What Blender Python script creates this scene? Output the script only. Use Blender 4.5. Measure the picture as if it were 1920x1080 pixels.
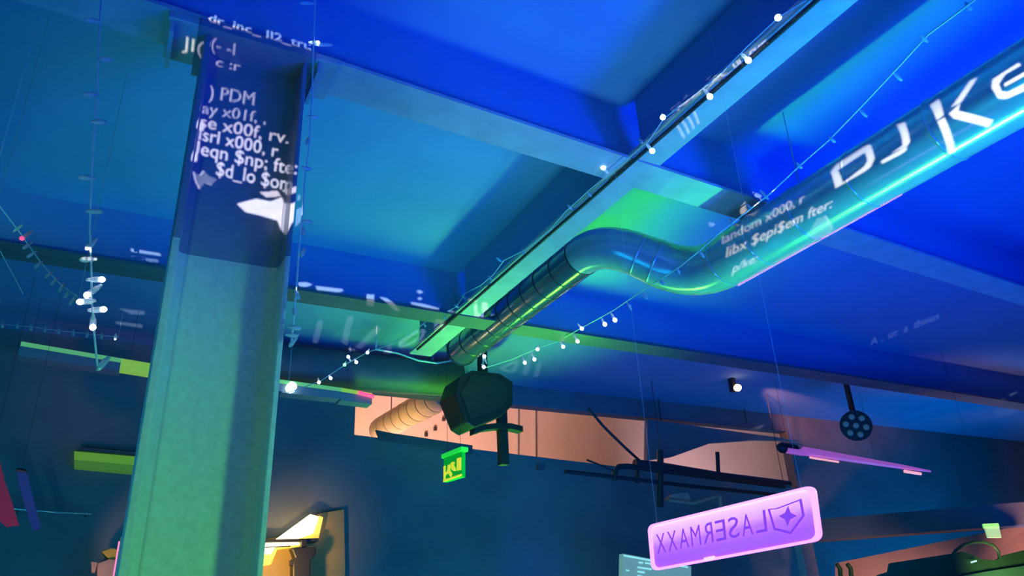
import bpy, bmesh, math, random
from mathutils import Vector, Matrix
random.seed(7)
for o in list(bpy.data.objects): bpy.data.objects.remove(o)
SC = bpy.context.scene
COL = SC.collection
# ------------------------------------------------------------------ camera
F = 1400.0                                   # focal length in pixels at 1920 wide
EYE = Vector((0, 0, 1.6))
XA = Vector((0.88666096, 0.15485878, 0.43571906))     # world x, y, z seen in camera axes (right, down, forward)
YA = Vector((-0.46032897, 0.38509767, 0.79987313))
ZA = Vector((-0.04392701, -0.90979038, 0.41273705))
cam_d = bpy.data.cameras.new('camera'); cam = bpy.data.objects.new('camera', cam_d); COL.objects.link(cam)
cam_d.sensor_width = 36; cam_d.lens = F / 1920 * 36; cam_d.clip_start = 0.02
cx = Vector((XA.x, YA.x, ZA.x)); cy = Vector((XA.y, YA.y, ZA.y)); cz = Vector((XA.z, YA.z, ZA.z))
cam.matrix_world = Matrix(((cx.x, -cy.x, -cz.x, EYE.x), (cx.y, -cy.y, -cz.y, EYE.y), (cx.z, -cy.z, -cz.z, EYE.z), (0, 0, 0, 1)))
SC.camera = cam
def ray(px, py):
    c = Vector((px - 960, py - 540, F))
    return Vector((XA.dot(c), YA.dot(c), ZA.dot(c))).normalized()
def at(px, py, x=None, y=None, z=None):      # where the sight line through a pixel meets a world plane
    d = ray(px, py)
    t = (x - EYE.x) / d.x if x is not None else (y - EYE.y) / d.y if y is not None else (z - EYE.z) / d.z
    return EYE + d * t
# ------------------------------------------------------------------ world, exposure, lamps
w = bpy.data.worlds.new('world'); SC.world = w; w.use_nodes = True
w.node_tree.nodes['Background'].inputs[0].default_value = (0.02, 0.04, 0.1, 1)
w.node_tree.nodes['Background'].inputs[1].default_value = 0.1
SC.view_settings.view_transform = 'Standard'; SC.view_settings.look = 'None'
SC.view_settings.exposure = 0; SC.view_settings.gamma = 1; SC.view_settings.use_curve_mapping = False
def lamp(name, kind, loc, target, color, power, size=0.1, angle=90, blend=0.6, size_y=None):
    d = bpy.data.lights.new(name, kind); d.color = color; d.energy = power
    if kind == 'AREA':
        d.size = size
        if size_y: d.shape = 'RECTANGLE'; d.size_y = size_y
    else: d.shadow_soft_size = size
    if kind == 'SPOT': d.spot_size = math.radians(angle); d.spot_blend = blend
    o = bpy.data.objects.new(name, d); COL.objects.link(o); o.location = loc
    o.rotation_euler = (Vector(target) - Vector(loc)).to_track_quat('-Z', 'Y').to_euler()
    return o
lamp('blue_wash_lamp', 'SPOT', (3.0, -0.3, 1.0), (2.8, 0.6, 3.6), (0.0, 0.05, 1.0), 800, 0.5, 130, 0.9)
lamp('blue_flood_lamp', 'SPOT', (1.3, -0.3, 0.9), (1.5, 1.4, 3.6), (0.0, 0.13, 1.0), 215, 0.5, 92, 1.0)
lamp('blue_hall_lamp', 'SPOT', (5.0, 2.6, 0.9), (5.2, 3.8, 3.6), (0.0, 0.10, 1.0), 125, 0.5, 130, 0.9)
lamp('teal_front_lamp', 'SPOT', (-0.7, -0.2, 1.0), (0.3, 2.2, 2.0), (0.12, 0.60, 0.28), 72, 0.06, 62, 0.7)
lamp('teal_ceiling_lamp', 'SPOT', (0.7, 3.0, 0.9), (0.7, 3.35, 3.68), (0.05, 0.80, 0.42), 105, 0.4, 70, 1.0)
lamp('teal_beam_lamp', 'SPOT', (1.3, 1.6, 0.9), (1.45, 2.0, 3.35), (0.18, 0.85, 0.55), 95, 0.2, 44, 1.0)
lamp('added_teal_duct_lamp', 'SPOT', (0.9, 0.3, 0.8), (2.46, 1.55, 3.1), (0.04, 0.65, 0.75), 70, 0.2, 42, 0.9)  # unseen spot, added to brighten the lettered duct
lamp('green_column_lamp', 'SPOT', (1.9, 0.25, 0.9), (0.2, 2.1, 1.75), (0.16, 1.0, 0.14), 150, 0.14, 40, 0.8)
lamp('warm_back_room_lamp', 'SPOT', (2.9, 6.9, 2.1), (3.6, 8.8, 3.7), (1.0, 0.47, 0.36), 560, 0.3, 110, 1.0)
lamp('added_amber_duct_lamp', 'SPOT', (2.0, 6.9, 2.3), (2.35, 7.3, 3.5), (1.0, 0.50, 0.14), 170, 0.1, 100, 0.9)  # extra unseen spot, added to light the back-room duct
lamp('added_mauve_back_lamp', 'SPOT', (6.8, 7.2, 2.2), (8.6, 8.8, 3.7), (1.0, 0.62, 0.72), 260, 0.2, 110, 1.0)  # second back-room spot, added to lift the dark right end
lamp('right_fill_lamp', 'AREA', (8.4, 4.9, 0.9), (8.2, 6.0, 3.1), (0.0, 0.26, 0.80), 70, 2.0)  # added fill with no visible source, lifts the dark right wall
lamp('hall_fill_lamp', 'AREA', (2.5, 3.6, 0.6), (3.2, 5.8, 2.3), (0.0, 0.34, 0.80), 48, 2.5)  # unseen fill, added to raise the dark partition
lamp('left_fill_lamp', 'AREA', (-1.8, 2.2, 0.6), (-0.6, 5.4, 2.6), (0.0, 0.38, 0.75), 55, 2.0)  # unseen fill, added for the dark left side
lamp('blue_partition_lamp', 'SPOT', (3.2, 4.8, 0.8), (3.36, 6.0, 2.02), (0.02, 0.04, 1.0), 40, 0.1, 30, 0.8)
lamp('warm_corridor_lamp', 'SPOT', (6.0, 3.5, 1.1), (7.0, 4.7, 2.25), (1.0, 0.42, 0.25), 220, 0.2, 90, 0.9)
def strip_lamp(name, p0, p1, target, color, power, width, spread):
    p0, p1 = Vector(p0), Vector(p1); c = (p0 + p1) / 2; ax = (p1 - p0).normalized()
    o = lamp(name, 'AREA', c, target, color, power, (p1 - p0).length, size_y=width); o.data.spread = math.radians(spread)
    z = (c - Vector(target)); z = (z - ax * z.dot(ax)).normalized(); y = z.cross(ax)
    o.matrix_world = Matrix(((ax.x, y.x, z.x, c.x), (ax.y, y.y, z.y, c.y), (ax.z, y.z, z.z, c.z), (0, 0, 0, 1)))
strip_lamp('green_highlight_strip', (3.2, 1.4, 0.3), (3.2, 4.6, 1.45), (2.52, 3.0, 3.1), (0.05, 1.0, 0.01), 9, 0.014, 24)  # unseen strip, added to draw the green highlight along the duct
strip_lamp('green_highlight_strip_far', (2.62, 3.9, 1.6), (2.62, 5.6, 1.98), (2.3, 4.8, 3.3), (0.14, 1.0, 0.02), 26, 0.10, 94)  # another unseen strip, placed for the highlight on the far duct
# ------------------------------------------------------------------ materials
def mat(name, color, rough=0.6, metal=0.0, emit=None, strength=0.0, noise=0.0, scale=6.0, bump=0.0, trans=0.0, spec=None, alpha=1.0):
    m = bpy.data.materials.new(name); m.use_nodes = True
    nt = m.node_tree; b = nt.nodes['Principled BSDF']
    b.inputs['Base Color'].default_value = (*color, 1); b.inputs['Roughness'].default_value = rough
    b.inputs['Metallic'].default_value = metal; b.inputs['Transmission Weight'].default_value = trans
    b.inputs['Alpha'].default_value = alpha
    if spec is not None: b.inputs['Specular IOR Level'].default_value = spec
    if emit: b.inputs['Emission Color'].default_value = (*emit, 1); b.inputs['Emission Strength'].default_value = strength
    if noise or bump:
        tc = nt.nodes.new('ShaderNodeTexCoord'); n = nt.nodes.new('ShaderNodeTexNoise')
        n.inputs['Scale'].default_value = scale; n.inputs['Detail'].default_value = 6
        nt.links.new(tc.outputs['Object'], n.inputs['Vector'])
        if noise:
            r = nt.nodes.new('ShaderNodeValToRGB')
            r.color_ramp.elements[0].position = 0.3; r.color_ramp.elements[1].position = 0.7
            r.color_ramp.elements[0].color = (*[c * (1 - noise) for c in color], 1)
            r.color_ramp.elements[1].color = (*[min(1, c * (1 + noise)) for c in color], 1)
            nt.links.new(n.outputs['Fac'], r.inputs['Fac']); nt.links.new(r.outputs['Color'], b.inputs['Base Color'])
        if bump:
            bp = nt.nodes.new('ShaderNodeBump'); bp.inputs['Strength'].default_value = bump; bp.inputs['Distance'].default_value = 0.01
            nt.links.new(n.outputs['Fac'], bp.inputs['Height']); nt.links.new(bp.outputs['Normal'], b.inputs['Normal'])
    return m
M = {}
M['ceiling'] = mat('painted_ceiling', (0.16, 0.30, 0.55), 0.75, noise=0.08, scale=1.5, bump=0.05)
M['dark_wall'] = mat('dark_wall_paint', (0.18, 0.20, 0.22), 0.7, noise=0.15, scale=2.0, bump=0.1)
M['floor'] = mat('dark_floor', (0.06, 0.06, 0.07), 0.5, noise=0.2, scale=3)
M['pale_wall'] = mat('pale_plaster', (0.62, 0.56, 0.52), 0.8, noise=0.05, scale=1.5, bump=0.05)
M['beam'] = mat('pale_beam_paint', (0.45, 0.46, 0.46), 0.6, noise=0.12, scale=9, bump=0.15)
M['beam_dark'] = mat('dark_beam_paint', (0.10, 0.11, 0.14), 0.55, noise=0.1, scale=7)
M['column'] = mat('pale_column_paint', (0.56, 0.56, 0.54), 0.5, noise=0.08, scale=60, bump=0.06)
M['column_navy'] = mat('navy_column_paint', (0.20, 0.21, 0.30), 0.6, noise=0.06, scale=30)
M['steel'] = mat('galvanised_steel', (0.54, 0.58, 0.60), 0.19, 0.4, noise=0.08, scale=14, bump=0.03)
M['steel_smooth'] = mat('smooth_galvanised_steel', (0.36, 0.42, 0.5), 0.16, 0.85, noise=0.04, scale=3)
M['steel_plain'] = mat('plain_galvanised_steel', (0.55, 0.55, 0.55), 0.45, 0.3, noise=0.1, scale=14)
M['ring'] = mat('bright_steel_ring', (0.7, 0.72, 0.72), 0.25, 0.8)
M['black'] = mat('black_plastic', (0.02, 0.022, 0.025), 0.45)
M['dark_metal'] = mat('dark_metal', (0.04, 0.045, 0.05), 0.4, 0.3)
M['wire'] = mat('clear_wire', (0.55, 0.65, 0.7), 0.35)
M['bulb'] = mat('clear_bulb_plastic', (0.75, 0.85, 0.88), 0.15, trans=0.6)
M['bulb_lit'] = mat('lit_white_led', (0.9, 0.9, 1), 0.3, emit=(0.75, 0.72, 1.0), strength=5)
M['bulb_cyan'] = mat('lit_cool_led', (0.9, 1, 1), 0.3, emit=(0.65, 0.95, 1.0), strength=3)
M['bulb_red'] = mat('lit_red_led', (1, .1, .2), 0.3, emit=(1.0, 0.05, 0.15), strength=1.6)
M['bulb_green'] = mat('lit_green_led', (.3, 1, .4), 0.3, emit=(0.3, 1.0, 0.35), strength=2)
# ------------------------------------------------------------------ mesh helpers
class MB:
    def __init__(s): s.v = []; s.f = []; s.smooth = []
    def add(s, vs, fs, sm=False):
        n = len(s.v); s.v += [Vector(v) for v in vs]; s.f += [[i + n for i in f] for f in fs]; s.smooth += [sm] * len(fs); return s
    def hexa(s, p):                          # eight corners: bottom ring then top ring
        return s.add(p, [(3, 2, 1, 0), (4, 5, 6, 7), (0, 1, 5, 4), (1, 2, 6, 5), (2, 3, 7, 6), (3, 0, 4, 7)])
    def box(s, x0, x1, y0, y1, z0, z1):
        return s.hexa([(x0, y0, z0), (x1, y0, z0), (x1, y1, z0), (x0, y1, z0), (x0, y0, z1), (x1, y0, z1), (x1, y1, z1), (x0, y1, z1)])
    def obox(s, c, ax, ay, az):              # centre and three half-axis vectors
        c, ax, ay, az = map(Vector, (c, ax, ay, az))
        return s.hexa([c - ax - ay - az, c + ax - ay - az, c + ax + ay - az, c - ax + ay - az, c - ax - ay + az, c + ax - ay + az, c + ax + ay + az, c - ax + ay + az])
    def prism(s, poly, off):                 # a polygon given thickness along off
        off = Vector(off); n = len(poly); P = [Vector(p) for p in poly]
        fs = [list(range(n))[::-1], list(range(n, 2 * n))] + [(i, (i + 1) % n, (i + 1) % n + n, i + n) for i in range(n)]
        return s.add(P + [p + off for p in P], fs)
    def tube(s, pts, r, n=8, cap=True):
        P = [Vector(p) for p in pts]; rs = r if isinstance(r, (list, tuple)) else [r] * len(P)
        up = None; base = len(s.v); rings = []
        for i, p in enumerate(P):
            t = (P[min(i + 1, len(P) - 1)] - P[max(i - 1, 0)]).normalized()
            if up is None: up = t.orthogonal().normalized()
            up = (up - t * up.dot(t)).normalized(); sd = t.cross(up)
            rings.append([p + (up * math.cos(2 * math.pi * k / n) + sd * math.sin(2 * math.pi * k / n)) * rs[i] for k in range(n)])
        vs = [v for rg in rings for v in rg]
        fs = [(i * n + k, i * n + (k + 1) % n, (i + 1) * n + (k + 1) % n, (i + 1) * n + k) for i in range(len(P) - 1) for k in range(n)]
        s.add(vs, fs, True)
        if cap:
            n0 = len(s.v); s.add(rings[0] + rings[-1], [list(range(n))[::-1], list(range(n, 2 * n))])
        return s
    def build(s, name, m, root=None, cast=True):
        me = bpy.data.meshes.new(name); off = root_loc(root)
        me.from_pydata([v - off for v in s.v], [], s.f); me.update()
        for p, sm in zip(me.polygons, s.smooth): p.use_smooth = sm
        bm = bmesh.new(); bm.from_mesh(me); bmesh.ops.recalc_face_normals(bm, faces=bm.faces); bm.to_mesh(me); bm.free()
        if m: me.materials.append(m)
        o = bpy.data.objects.new(name, me); COL.objects.link(o)
        if root: o.parent = root
        return o
def root_loc(o):
    v = Vector((0, 0, 0))
    while o: v += o.location; o = o.parent
    return v
def thing(name, label, cat, loc=(0, 0, 0), group=None):
    o = bpy.data.objects.new(name, None); COL.objects.link(o); o.location = loc; o.empty_display_size = 0.1
    tag(o, label, cat, group); return o
def tag(o, label, cat, group=None):
    o['label'] = label; o['category'] = cat
    if group: o['group'] = group
    return o
def struct(name, mb, m):
    o = mb.build(name, m); o['kind'] = 'structure'; return o
def bevel(o, wd, seg=2):
    md = o.modifiers.new('bevel', 'BEVEL'); md.width = wd; md.segments = seg; md.limit_method = 'ANGLE'; return o
# ------------------------------------------------------------------ the room
ZC = 3.68; ZS = 3.35
struct('floor', MB().box(-4.5, 13, -3.5, 10, -0.2, 0), M['floor'])
struct('ceiling', MB().box(-4.5, 13, -3.5, 6.12, ZC, ZC + 0.2), M['ceiling'])
ZB = 4.7
struct('ceiling_back_room', MB().box(-4.5, 13, 6.0, 9, ZB, ZB + 0.2), M['pale_wall'])
struct('wall_left', MB().box(-4.7, -4.5, -3.5, 10, 0, ZC), M['dark_wall'])
struct('wall_right', MB().box(13, 13.2, -3.5, 9, 0, ZB), M['dark_wall'])
struct('wall_front', MB().box(-4.5, 13, -3.7, -3.5, 0, ZC), M['dark_wall'])
struct('wall_back', MB().box(-4.5, 13, 8.8, 9.0, 0, ZB), M['pale_wall'])
XL, XR = 1.72, 6.75
struct('wall_partition', MB().hexa([(XL, 6.0, 0), (13, 6.0, 0), (13, 6.12, 0), (XL, 6.12, 0), (XL, 6.0, 3.10), (13, 6.0, 2.55), (13, 6.12, 2.55), (XL, 6.12, 3.10)]), M['dark_wall'])
struct('wall_partition_left', MB().box(-4.5, XL, 6.0, 6.12, 0, ZC), M['dark_wall'])
struct('wall_partition_right', MB().box(XR, 13, 6.001, 6.119, 2.5, ZC), M['dark_wall'])
struct('wall_header', MB().box(XL, XR, 6.0, 6.12, 3.49, ZB), M['dark_wall'])
# ------------------------------------------------------------------ steel beams
def beam_x(name, label, x0, x1, ya, yb, w, zs, gaps=(), m='beam', mw='ceiling'):   # runs along x, near edge slides from ya to yb
    t = thing(name, label, 'beam', ((x0 + x1) / 2, (ya + yb) / 2 + w / 2, zs))
    def yy(x): return ya + (yb - ya) * (x - x0) / (x1 - x0)
    def slab(a, b, d0, d1, z0, z1, nm, mm):
        return MB().hexa([(a, yy(a) + d0, z0), (b, yy(b) + d0, z0), (b, yy(b) + d1, z0), (a, yy(a) + d1, z0), (a, yy(a) + d0, z1), (b, yy(b) + d0, z1), (b, yy(b) + d1, z1), (a, yy(a) + d1, z1)]).build(nm, M[mm], t)
    slab(x0, x1, 0, w, zs, zs + 0.014, 'bottom_flange', m)
    xs = [x0] + [g for gp in gaps for g in gp] + [x1]
    for a, b in zip(xs[0::2], xs[1::2]): slab(a, b, w / 2 - 0.006, w / 2 + 0.006, zs + 0.014, ZC, 'web', mw)
    return t
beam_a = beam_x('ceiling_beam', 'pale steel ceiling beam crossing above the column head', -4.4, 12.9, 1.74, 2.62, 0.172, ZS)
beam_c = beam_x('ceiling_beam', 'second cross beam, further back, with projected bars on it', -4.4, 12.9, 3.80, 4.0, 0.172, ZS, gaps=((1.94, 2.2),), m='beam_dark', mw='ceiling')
def ya_at(x): return 1.74 + 0.88 * (x + 4.4) / 17.3
def yc_at(x): return 3.80 + 0.20 * (x + 4.4) / 17.3
bb = thing('ceiling_beam', 'pale steel ceiling beam running away beside the fairy lights, under the ceiling ducts', 'beam', (1.78, 1.5, ZS + 0.016))
for y0, y1 in ((-3.4, ya_at(1.78) - 0.003), (ya_at(1.78) + 0.176, yc_at(1.78) - 0.003), (yc_at(1.78) + 0.176, 4.66)):
    MB().box(1.70, 1.862, y0, y1, ZS + 0.008, ZS + 0.022).build('bottom_flange', M['beam'], bb)
    MB().box(1.775, 1.787, y0, y1, ZS + 0.022, ZC).build('web', M['ceiling'], bb)
# dark conduit clipped along the underside of that beam
cd = thing('cable_conduit', 'thin dark cable conduit clipped along the underside of the long beam', 'conduit', (1.72, 1.0, ZS - 0.02))
MB().tube([(1.728, -1.5, ZS - 0.012), (1.722, 0.8, ZS - 0.012), (1.716, 2.4, ZS - 0.012), (1.70, 4.5, ZS - 0.012)], 0.0085, 8).build('pipe', M['dark_metal'], cd)
for y in (-0.6, 0.55, 1.5, 2.5, 3.4): MB().box(1.705, 1.735, y, y + 0.02, ZS - 0.004, ZS + 0.008).build('clip', M['steel_plain'], cd)
# ------------------------------------------------------------------ the column
X0, X1, Y0, Y1, ZP = 0.045, 0.36, 1.99, 2.20, 2.605
colm = thing('steel_column', 'big H-section steel column, pale below and navy at the top, left foreground', 'column', ((X0 + X1) / 2, (Y0 + Y1) / 2, 0))
for nm, z0, z1, mm in (('lower', 0.03, ZP, 'column'), ('upper', ZP, ZS - 0.03, 'column_navy')):
    for side, a, b in (('left', X0, X0 + 0.019), ('right', X1 - 0.014, X1)):
        fl = bevel(MB().box(a, b, Y0, Y1, z0, z1).build('flange', M[mm], colm), 0.003)
        if nm == 'upper': fl['label'] = 'navy painted upper flange'
    wv = MB()
    ym = (Y0 + Y1) / 2
    prof = [(X0 + 0.019, ym - 0.03), (X0 + 0.026, ym - 0.014), (X0 + 0.045, ym - 0.006), (X1 - 0.04, ym - 0.006), (X1 - 0.021, ym - 0.014), (X1 - 0.014, ym - 0.03),
            (X1 - 0.014, ym + 0.03), (X1 - 0.021, ym + 0.014), (X1 - 0.04, ym + 0.006), (X0 + 0.045, ym + 0.006), (X0 + 0.026, ym + 0.014), (X0 + 0.019, ym + 0.03)]
    wv.prism([(x, y, z0) for x, y in prof], (0, 0, z1 - z0))
    wb = wv.build('web', M[mm], colm)
    if nm == 'upper': wb['label'] = 'navy painted upper web'
MB().box(X0 - 0.08, X1 + 0.08, Y0 - 0.05, Y1 + 0.05, 0, 0.03).build('base_plate', M['column'], colm)
MB().box(X0 - 0.02, X1 + 0.02, Y0 - 0.03, Y1 + 0.01, ZS - 0.03, ZS).build('cap_plate', M['column_navy'], colm)
for a, b in ((X0 - 0.11, X0 - 0.02), (X1 + 0.02, X1 + 0.10)):
    br = bevel(MB().box(a, b, ya_at(0.2) - 0.01, ya_at(0.2) + 0.19, ZS - 0.028, ZS - 0.001).build('haunch_plate', M['beam'], colm), 0.004)
    MB().box(a + 0.01, a + 0.022, ya_at(0.2), ya_at(0.2) + 0.18, ZS - 0.07, ZS - 0.028).build('stiffener', M['beam'], colm)
M['magenta'] = mat('magenta_led', (1, .3, .6), emit=(1.0, 0.12, 0.30), strength=1.8)
ls = thing('led_strip', 'glowing pink LED strip up the left back edge of the column', 'led strip', (X0 - 0.01, Y1 + 0.02, 1.0))
MB().box(X0 - 0.006, X0, Y1 - 0.035, Y1 - 0.022, 0.4, 1.835).build('light_strip', M['magenta'], ls)
MB().box(X0 - 0.003, X0, Y1 - 0.045, Y1 - 0.012, 0.35, 1.845).build('backing', M['steel_plain'], ls)
# ------------------------------------------------------------------ the ventilation duct
R = 0.1265
AN = Vector((2.451, 0, 3.15)); AF = Vector((2.07, 0, 3.415))
duct = thing('ventilation_duct', 'round spiral steel ventilation duct with a double bend, lit by projected letters', 'duct', (2.46, 1.5, 3.14))
def pipe(y0, y1, c, r0, r1, bulge=0.0):
    ps = [(c.x, y0 + (y1 - y0) * k / 6, c.z) for k in range(7)]
    rr = [r0 + (r1 - r0) * k / 6 + bulge * math.sin(math.pi * k / 6) for k in range(7)]
    return MB().tube(ps, rr, 40)
ys = [-2.6, -2.0, -1.4, -0.8, -0.25, 0.25, 0.75, 1.2, 1.55, 1.85, 2.1, 2.34]
for i, (a, b) in enumerate(zip(ys, ys[1:])):
    pipe(a, b, AN, R, R, 0.0008).build('duct_section', M['steel'], duct)
    MB().tube([(AN.x, b - 0.006, AN.z), (AN.x, b - 0.003, AN.z), (AN.x, b + 0.003, AN.z), (AN.x, b + 0.006, AN.z)], [R + .0005, R + 0.0035, R + 0.0035, R + .0005], 40).build('coupling_ring', M['steel'], duct)
def elbow(p0, d0, p1, d1, bend, n=14):
    p0, d0, p1, d1 = map(Vector, (p0, d0, p1, d1)); a = p0 + d0 * bend; b = p1 - d1 * bend
    return [p0 * (1 - t) ** 3 + a * 3 * t * (1 - t) ** 2 + b * 3 * t * t * (1 - t) + p1 * t ** 3 for t in [k / n for k in range(n + 1)]]
YN, YF, R2 = 2.34, 3.0, 0.108
AF = Vector((2.075, 0, 3.412))
off = (AF - AN).normalized()
c1 = Vector((AN.x, 2.56, AN.z)); c2 = Vector((AF.x, 2.80, AF.z)); dm = (c2 - c1).normalized(); lm = (c2 - c1).length
q0 = c1 + dm * lm * .42; q1 = c2 - dm * lm * .40
def bend_pipe(p0, pc, p1, r0, r1, n=16):
    ps = [p0 * (1 - t) ** 2 + pc * 2 * t * (1 - t) + p1 * t * t for t in [k / n for k in range(n + 1)]]
    return MB().tube(ps, [r0 + (r1 - r0) * k / n for k in range(n + 1)], 40, False)
Rm = (R + R2) / 2
bend_pipe(Vector((AN.x, YN, AN.z)), c1, q0, R, Rm + .004).build('elbow', M['steel'], duct)
MB().tube([q0, q0.lerp(q1, .5), q1], [Rm + .004, Rm, Rm - .004], 40, False).build('duct_section', M['steel'], duct)
bend_pipe(q1, c2, Vector((AF.x, YF, AF.z)), Rm - .004, R2).build('elbow', M['steel'], duct)
for p, r in ((q0, Rm + .004), (q1, Rm - .004)):
    MB().tube([p - dm * .006, p - dm * .003, p + dm * .003, p + dm * .006], [r + .0005, r + 0.003, r + 0.003, r + .0005], 40, False).build('coupling_ring', M['steel'], duct)
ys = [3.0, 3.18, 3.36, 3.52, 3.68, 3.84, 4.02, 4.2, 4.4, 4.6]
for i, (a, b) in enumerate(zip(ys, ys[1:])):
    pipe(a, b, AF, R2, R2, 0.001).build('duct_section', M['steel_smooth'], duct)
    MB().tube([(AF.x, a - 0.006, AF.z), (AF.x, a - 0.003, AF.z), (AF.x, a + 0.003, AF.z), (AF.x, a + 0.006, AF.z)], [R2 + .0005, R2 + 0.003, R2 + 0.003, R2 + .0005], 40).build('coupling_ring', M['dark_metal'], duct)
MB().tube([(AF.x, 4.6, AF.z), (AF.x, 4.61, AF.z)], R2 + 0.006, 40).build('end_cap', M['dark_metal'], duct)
for y in (0.2, at(1495, 320, x=2.46).y):
    hw = MB().tube([(AN.x, y, AN.z + R), (AN.x + 0.005, y, ZC)], 0.003, 6).build('suspension_wire', M['wire'], duct)
    MB().tube([(AN.x, y - .012, AN.z), (AN.x, y + .012, AN.z)], R + 0.004, 40).build('hanger_band', M['steel'], duct)
M['pink'] = mat('pink_highlight_glow', (0.9, .3, .7), 0.3, emit=(0.72, 0.13, 0.52), strength=0.8)  # pink highlight of the duct, put in as a glowing line
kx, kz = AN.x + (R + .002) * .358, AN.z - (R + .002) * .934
ck = MB().tube([(kx, 1.45, kz), (kx, 2.34, kz)], [.0022, .0055], 8).build('highlight_line', M['pink'], duct); ck['label'] = 'thin pink highlight along the lower edge, put in as a glowing line'
# ------------------------------------------------------------------ back room things
sd = thing('spiral_duct', 'amber-lit ribbed spiral duct in the bright back room', 'duct', (2.35, 7.2, 3.45))
p0, p1 = at(836, 737, y=6.2), at(713, 806, y=7.9)
ax = (p1 - p0).normalized(); L = (p1 - p0).length; rb = 0.135; nseg = 8
for k in range(nseg):
    a = p0 + ax * (L * k / nseg); b = p0 + ax * (L * (k + 1) / nseg)
    MB().tube([a + ax * .008, a.lerp(b, .3), a.lerp(b, .7), b - ax * .008], [rb - .006, rb, rb, rb - .006], 28).build('duct_section', M['steel_plain'], sd)
    MB().tube([b - ax * .008, b + ax * .008], rb - .008, 28).build('seam', M['dark_metal'], sd)
for k in (1.5, 6.5):
    c = p0 + ax * (L * k / nseg); MB().tube([c, (c.x, c.y, ZB)], 0.006, 6).build('hanger_rod', M['steel_plain'], sd)
td = thing('ventilation_duct', 'wide dark cross duct with a pale end ring beside the black loudspeaker', 'duct', (2.1, 5.5, 3.46))
MB().tube([(0.5, 5.5, 3.475), (1.7, 5.5, 3.475), (2.46, 5.5, 3.5)], 0.145, 36).build('duct_body', M['beam_dark'], td)
MB().tube([(2.44, 5.5, 3.5), (2.45, 5.5, 3.5), (2.47, 5.5, 3.5), (2.48, 5.5, 3.5)], [0.145, 0.158, 0.158, 0.146], 36).build('end_ring', M['ring'], td)
for x in (1.5, 2.2): MB().box(x, x + 0.02, 5.49, 5.51, 3.6, ZC).build('hanger_strap', M['steel_plain'], td)
wb_ = bpy.data.objects['wall_back']
for px, py in ((837, 766), (832, 786), (816, 804), (799, 815)):
    p = at(px, py, y=8.78); MB().box(p.x - .018, p.x + .018, 8.76, 8.8, p.z - .022, p.z + .022).build('bolt', M['dark_metal'], wb_)
struct('trim_1', MB().prism([at(705, 806, y=5.97), at(735, 812, y=5.97), at(886, 835, y=5.97), at(886, 852, y=5.97), at(800, 838, y=5.97), at(712, 824, y=5.97)], (0, .025, 0)), M['beam_dark'])
for px in (966, 1000):
    rw = thing('wall_conduit', 'thin vertical conduit on the pale back wall, ' + ('nearer the black loudspeaker' if px == 966 else 'right of the other conduit'), 'conduit', at(px, 860, y=8.77))
    a = at(px + (6 if px == 966 else 4), 750, y=8.78); b = at(px - 4, 905, y=8.78)
    MB().tube([(a.x, 8.78, ZB), (b.x, 8.78, 2.4)], 0.022, 8).build('pipe', M['steel_plain'], rw)
    MB().box(b.x - 0.03, b.x + 0.03, 8.76, 8.8, 2.36, 2.4).build('clip', M['steel_plain'], rw)
# ------------------------------------------------------------------ black loudspeaker and its stand pipe
sp = thing('loudspeaker', 'black loudspeaker hung from the ceiling over a dark crossed bracket', 'speaker', (2.36, 4.95, 3.1))
pts = [(852, 738), (874, 792), (890, 802), (938, 782), (962, 760), (962, 716), (938, 700), (886, 694), (862, 706)]
bevel(MB().prism([at(px, py, y=4.86) for px, py in pts], (0.02, 0.34, 0.02)).build('cabinet', M['black'], sp), 0.01)
gp = [(864, 736), (882, 784), (934, 768), (950, 752), (950, 722), (930, 708), (886, 702)]
MB().prism([at(px, py, y=4.85) for px, py in gp], (0, 0.012, 0)).build('front_grille', M['dark_metal'], sp)
yk = at(905, 700, y=5.0)
MB().box(yk.x - .03, yk.x + .03, 4.97, 5.03, yk.z - .05, ZC).build('bracket', M['black'], sp)
pa = at(940, 765, y=4.95); pb = at(940, 872, y=4.95)
MB().box(pa.x - 0.033, pa.x + 0.033, 4.92, 4.98, pb.z, pa.z + .05).build('drop_pole', M['black'], sp)
arc = [at(885, 810, y=4.95), at(905, 803, y=4.95), at(930, 800, y=4.95), at(955, 801, y=4.95), at(976, 806, y=4.95)]
am = MB()
for a, b in zip(arc, arc[1:]): am.hexa([a + Vector((0, -.04, -.022)), b + Vector((0, -.04, -.022)), b + Vector((0, .04, -.022)), a + Vector((0, .04, -.022)), a + Vector((0, -.04, .02)), b + Vector((0, -.04, .02)), b + Vector((0, .04, .02)), a + Vector((0, .04, .02))])
am.build('cross_arm', M['black'], sp)
cb = thing('hanging_cable', 'loose cable sagging below the cross beam toward the loudspeaker', 'cable', at(745, 662, y=5.0))
MB().tube([at(x, y, y=5.0) for x, y in ((705, 655), (745, 662), (785, 676), (820, 681), (850, 676))], 0.007, 6).build('cable', M['wire'], cb)
a = at(705, 655, y=5.0); MB().tube([a, (a.x, a.y, ZC)], 0.006, 6).build('ceiling_drop', M['wire'], cb)
b = at(850, 676, y=5.0); MB().tube([b, (b.x, b.y, ZC)], 0.006, 6).build('ceiling_drop', M['wire'], cb)
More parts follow.
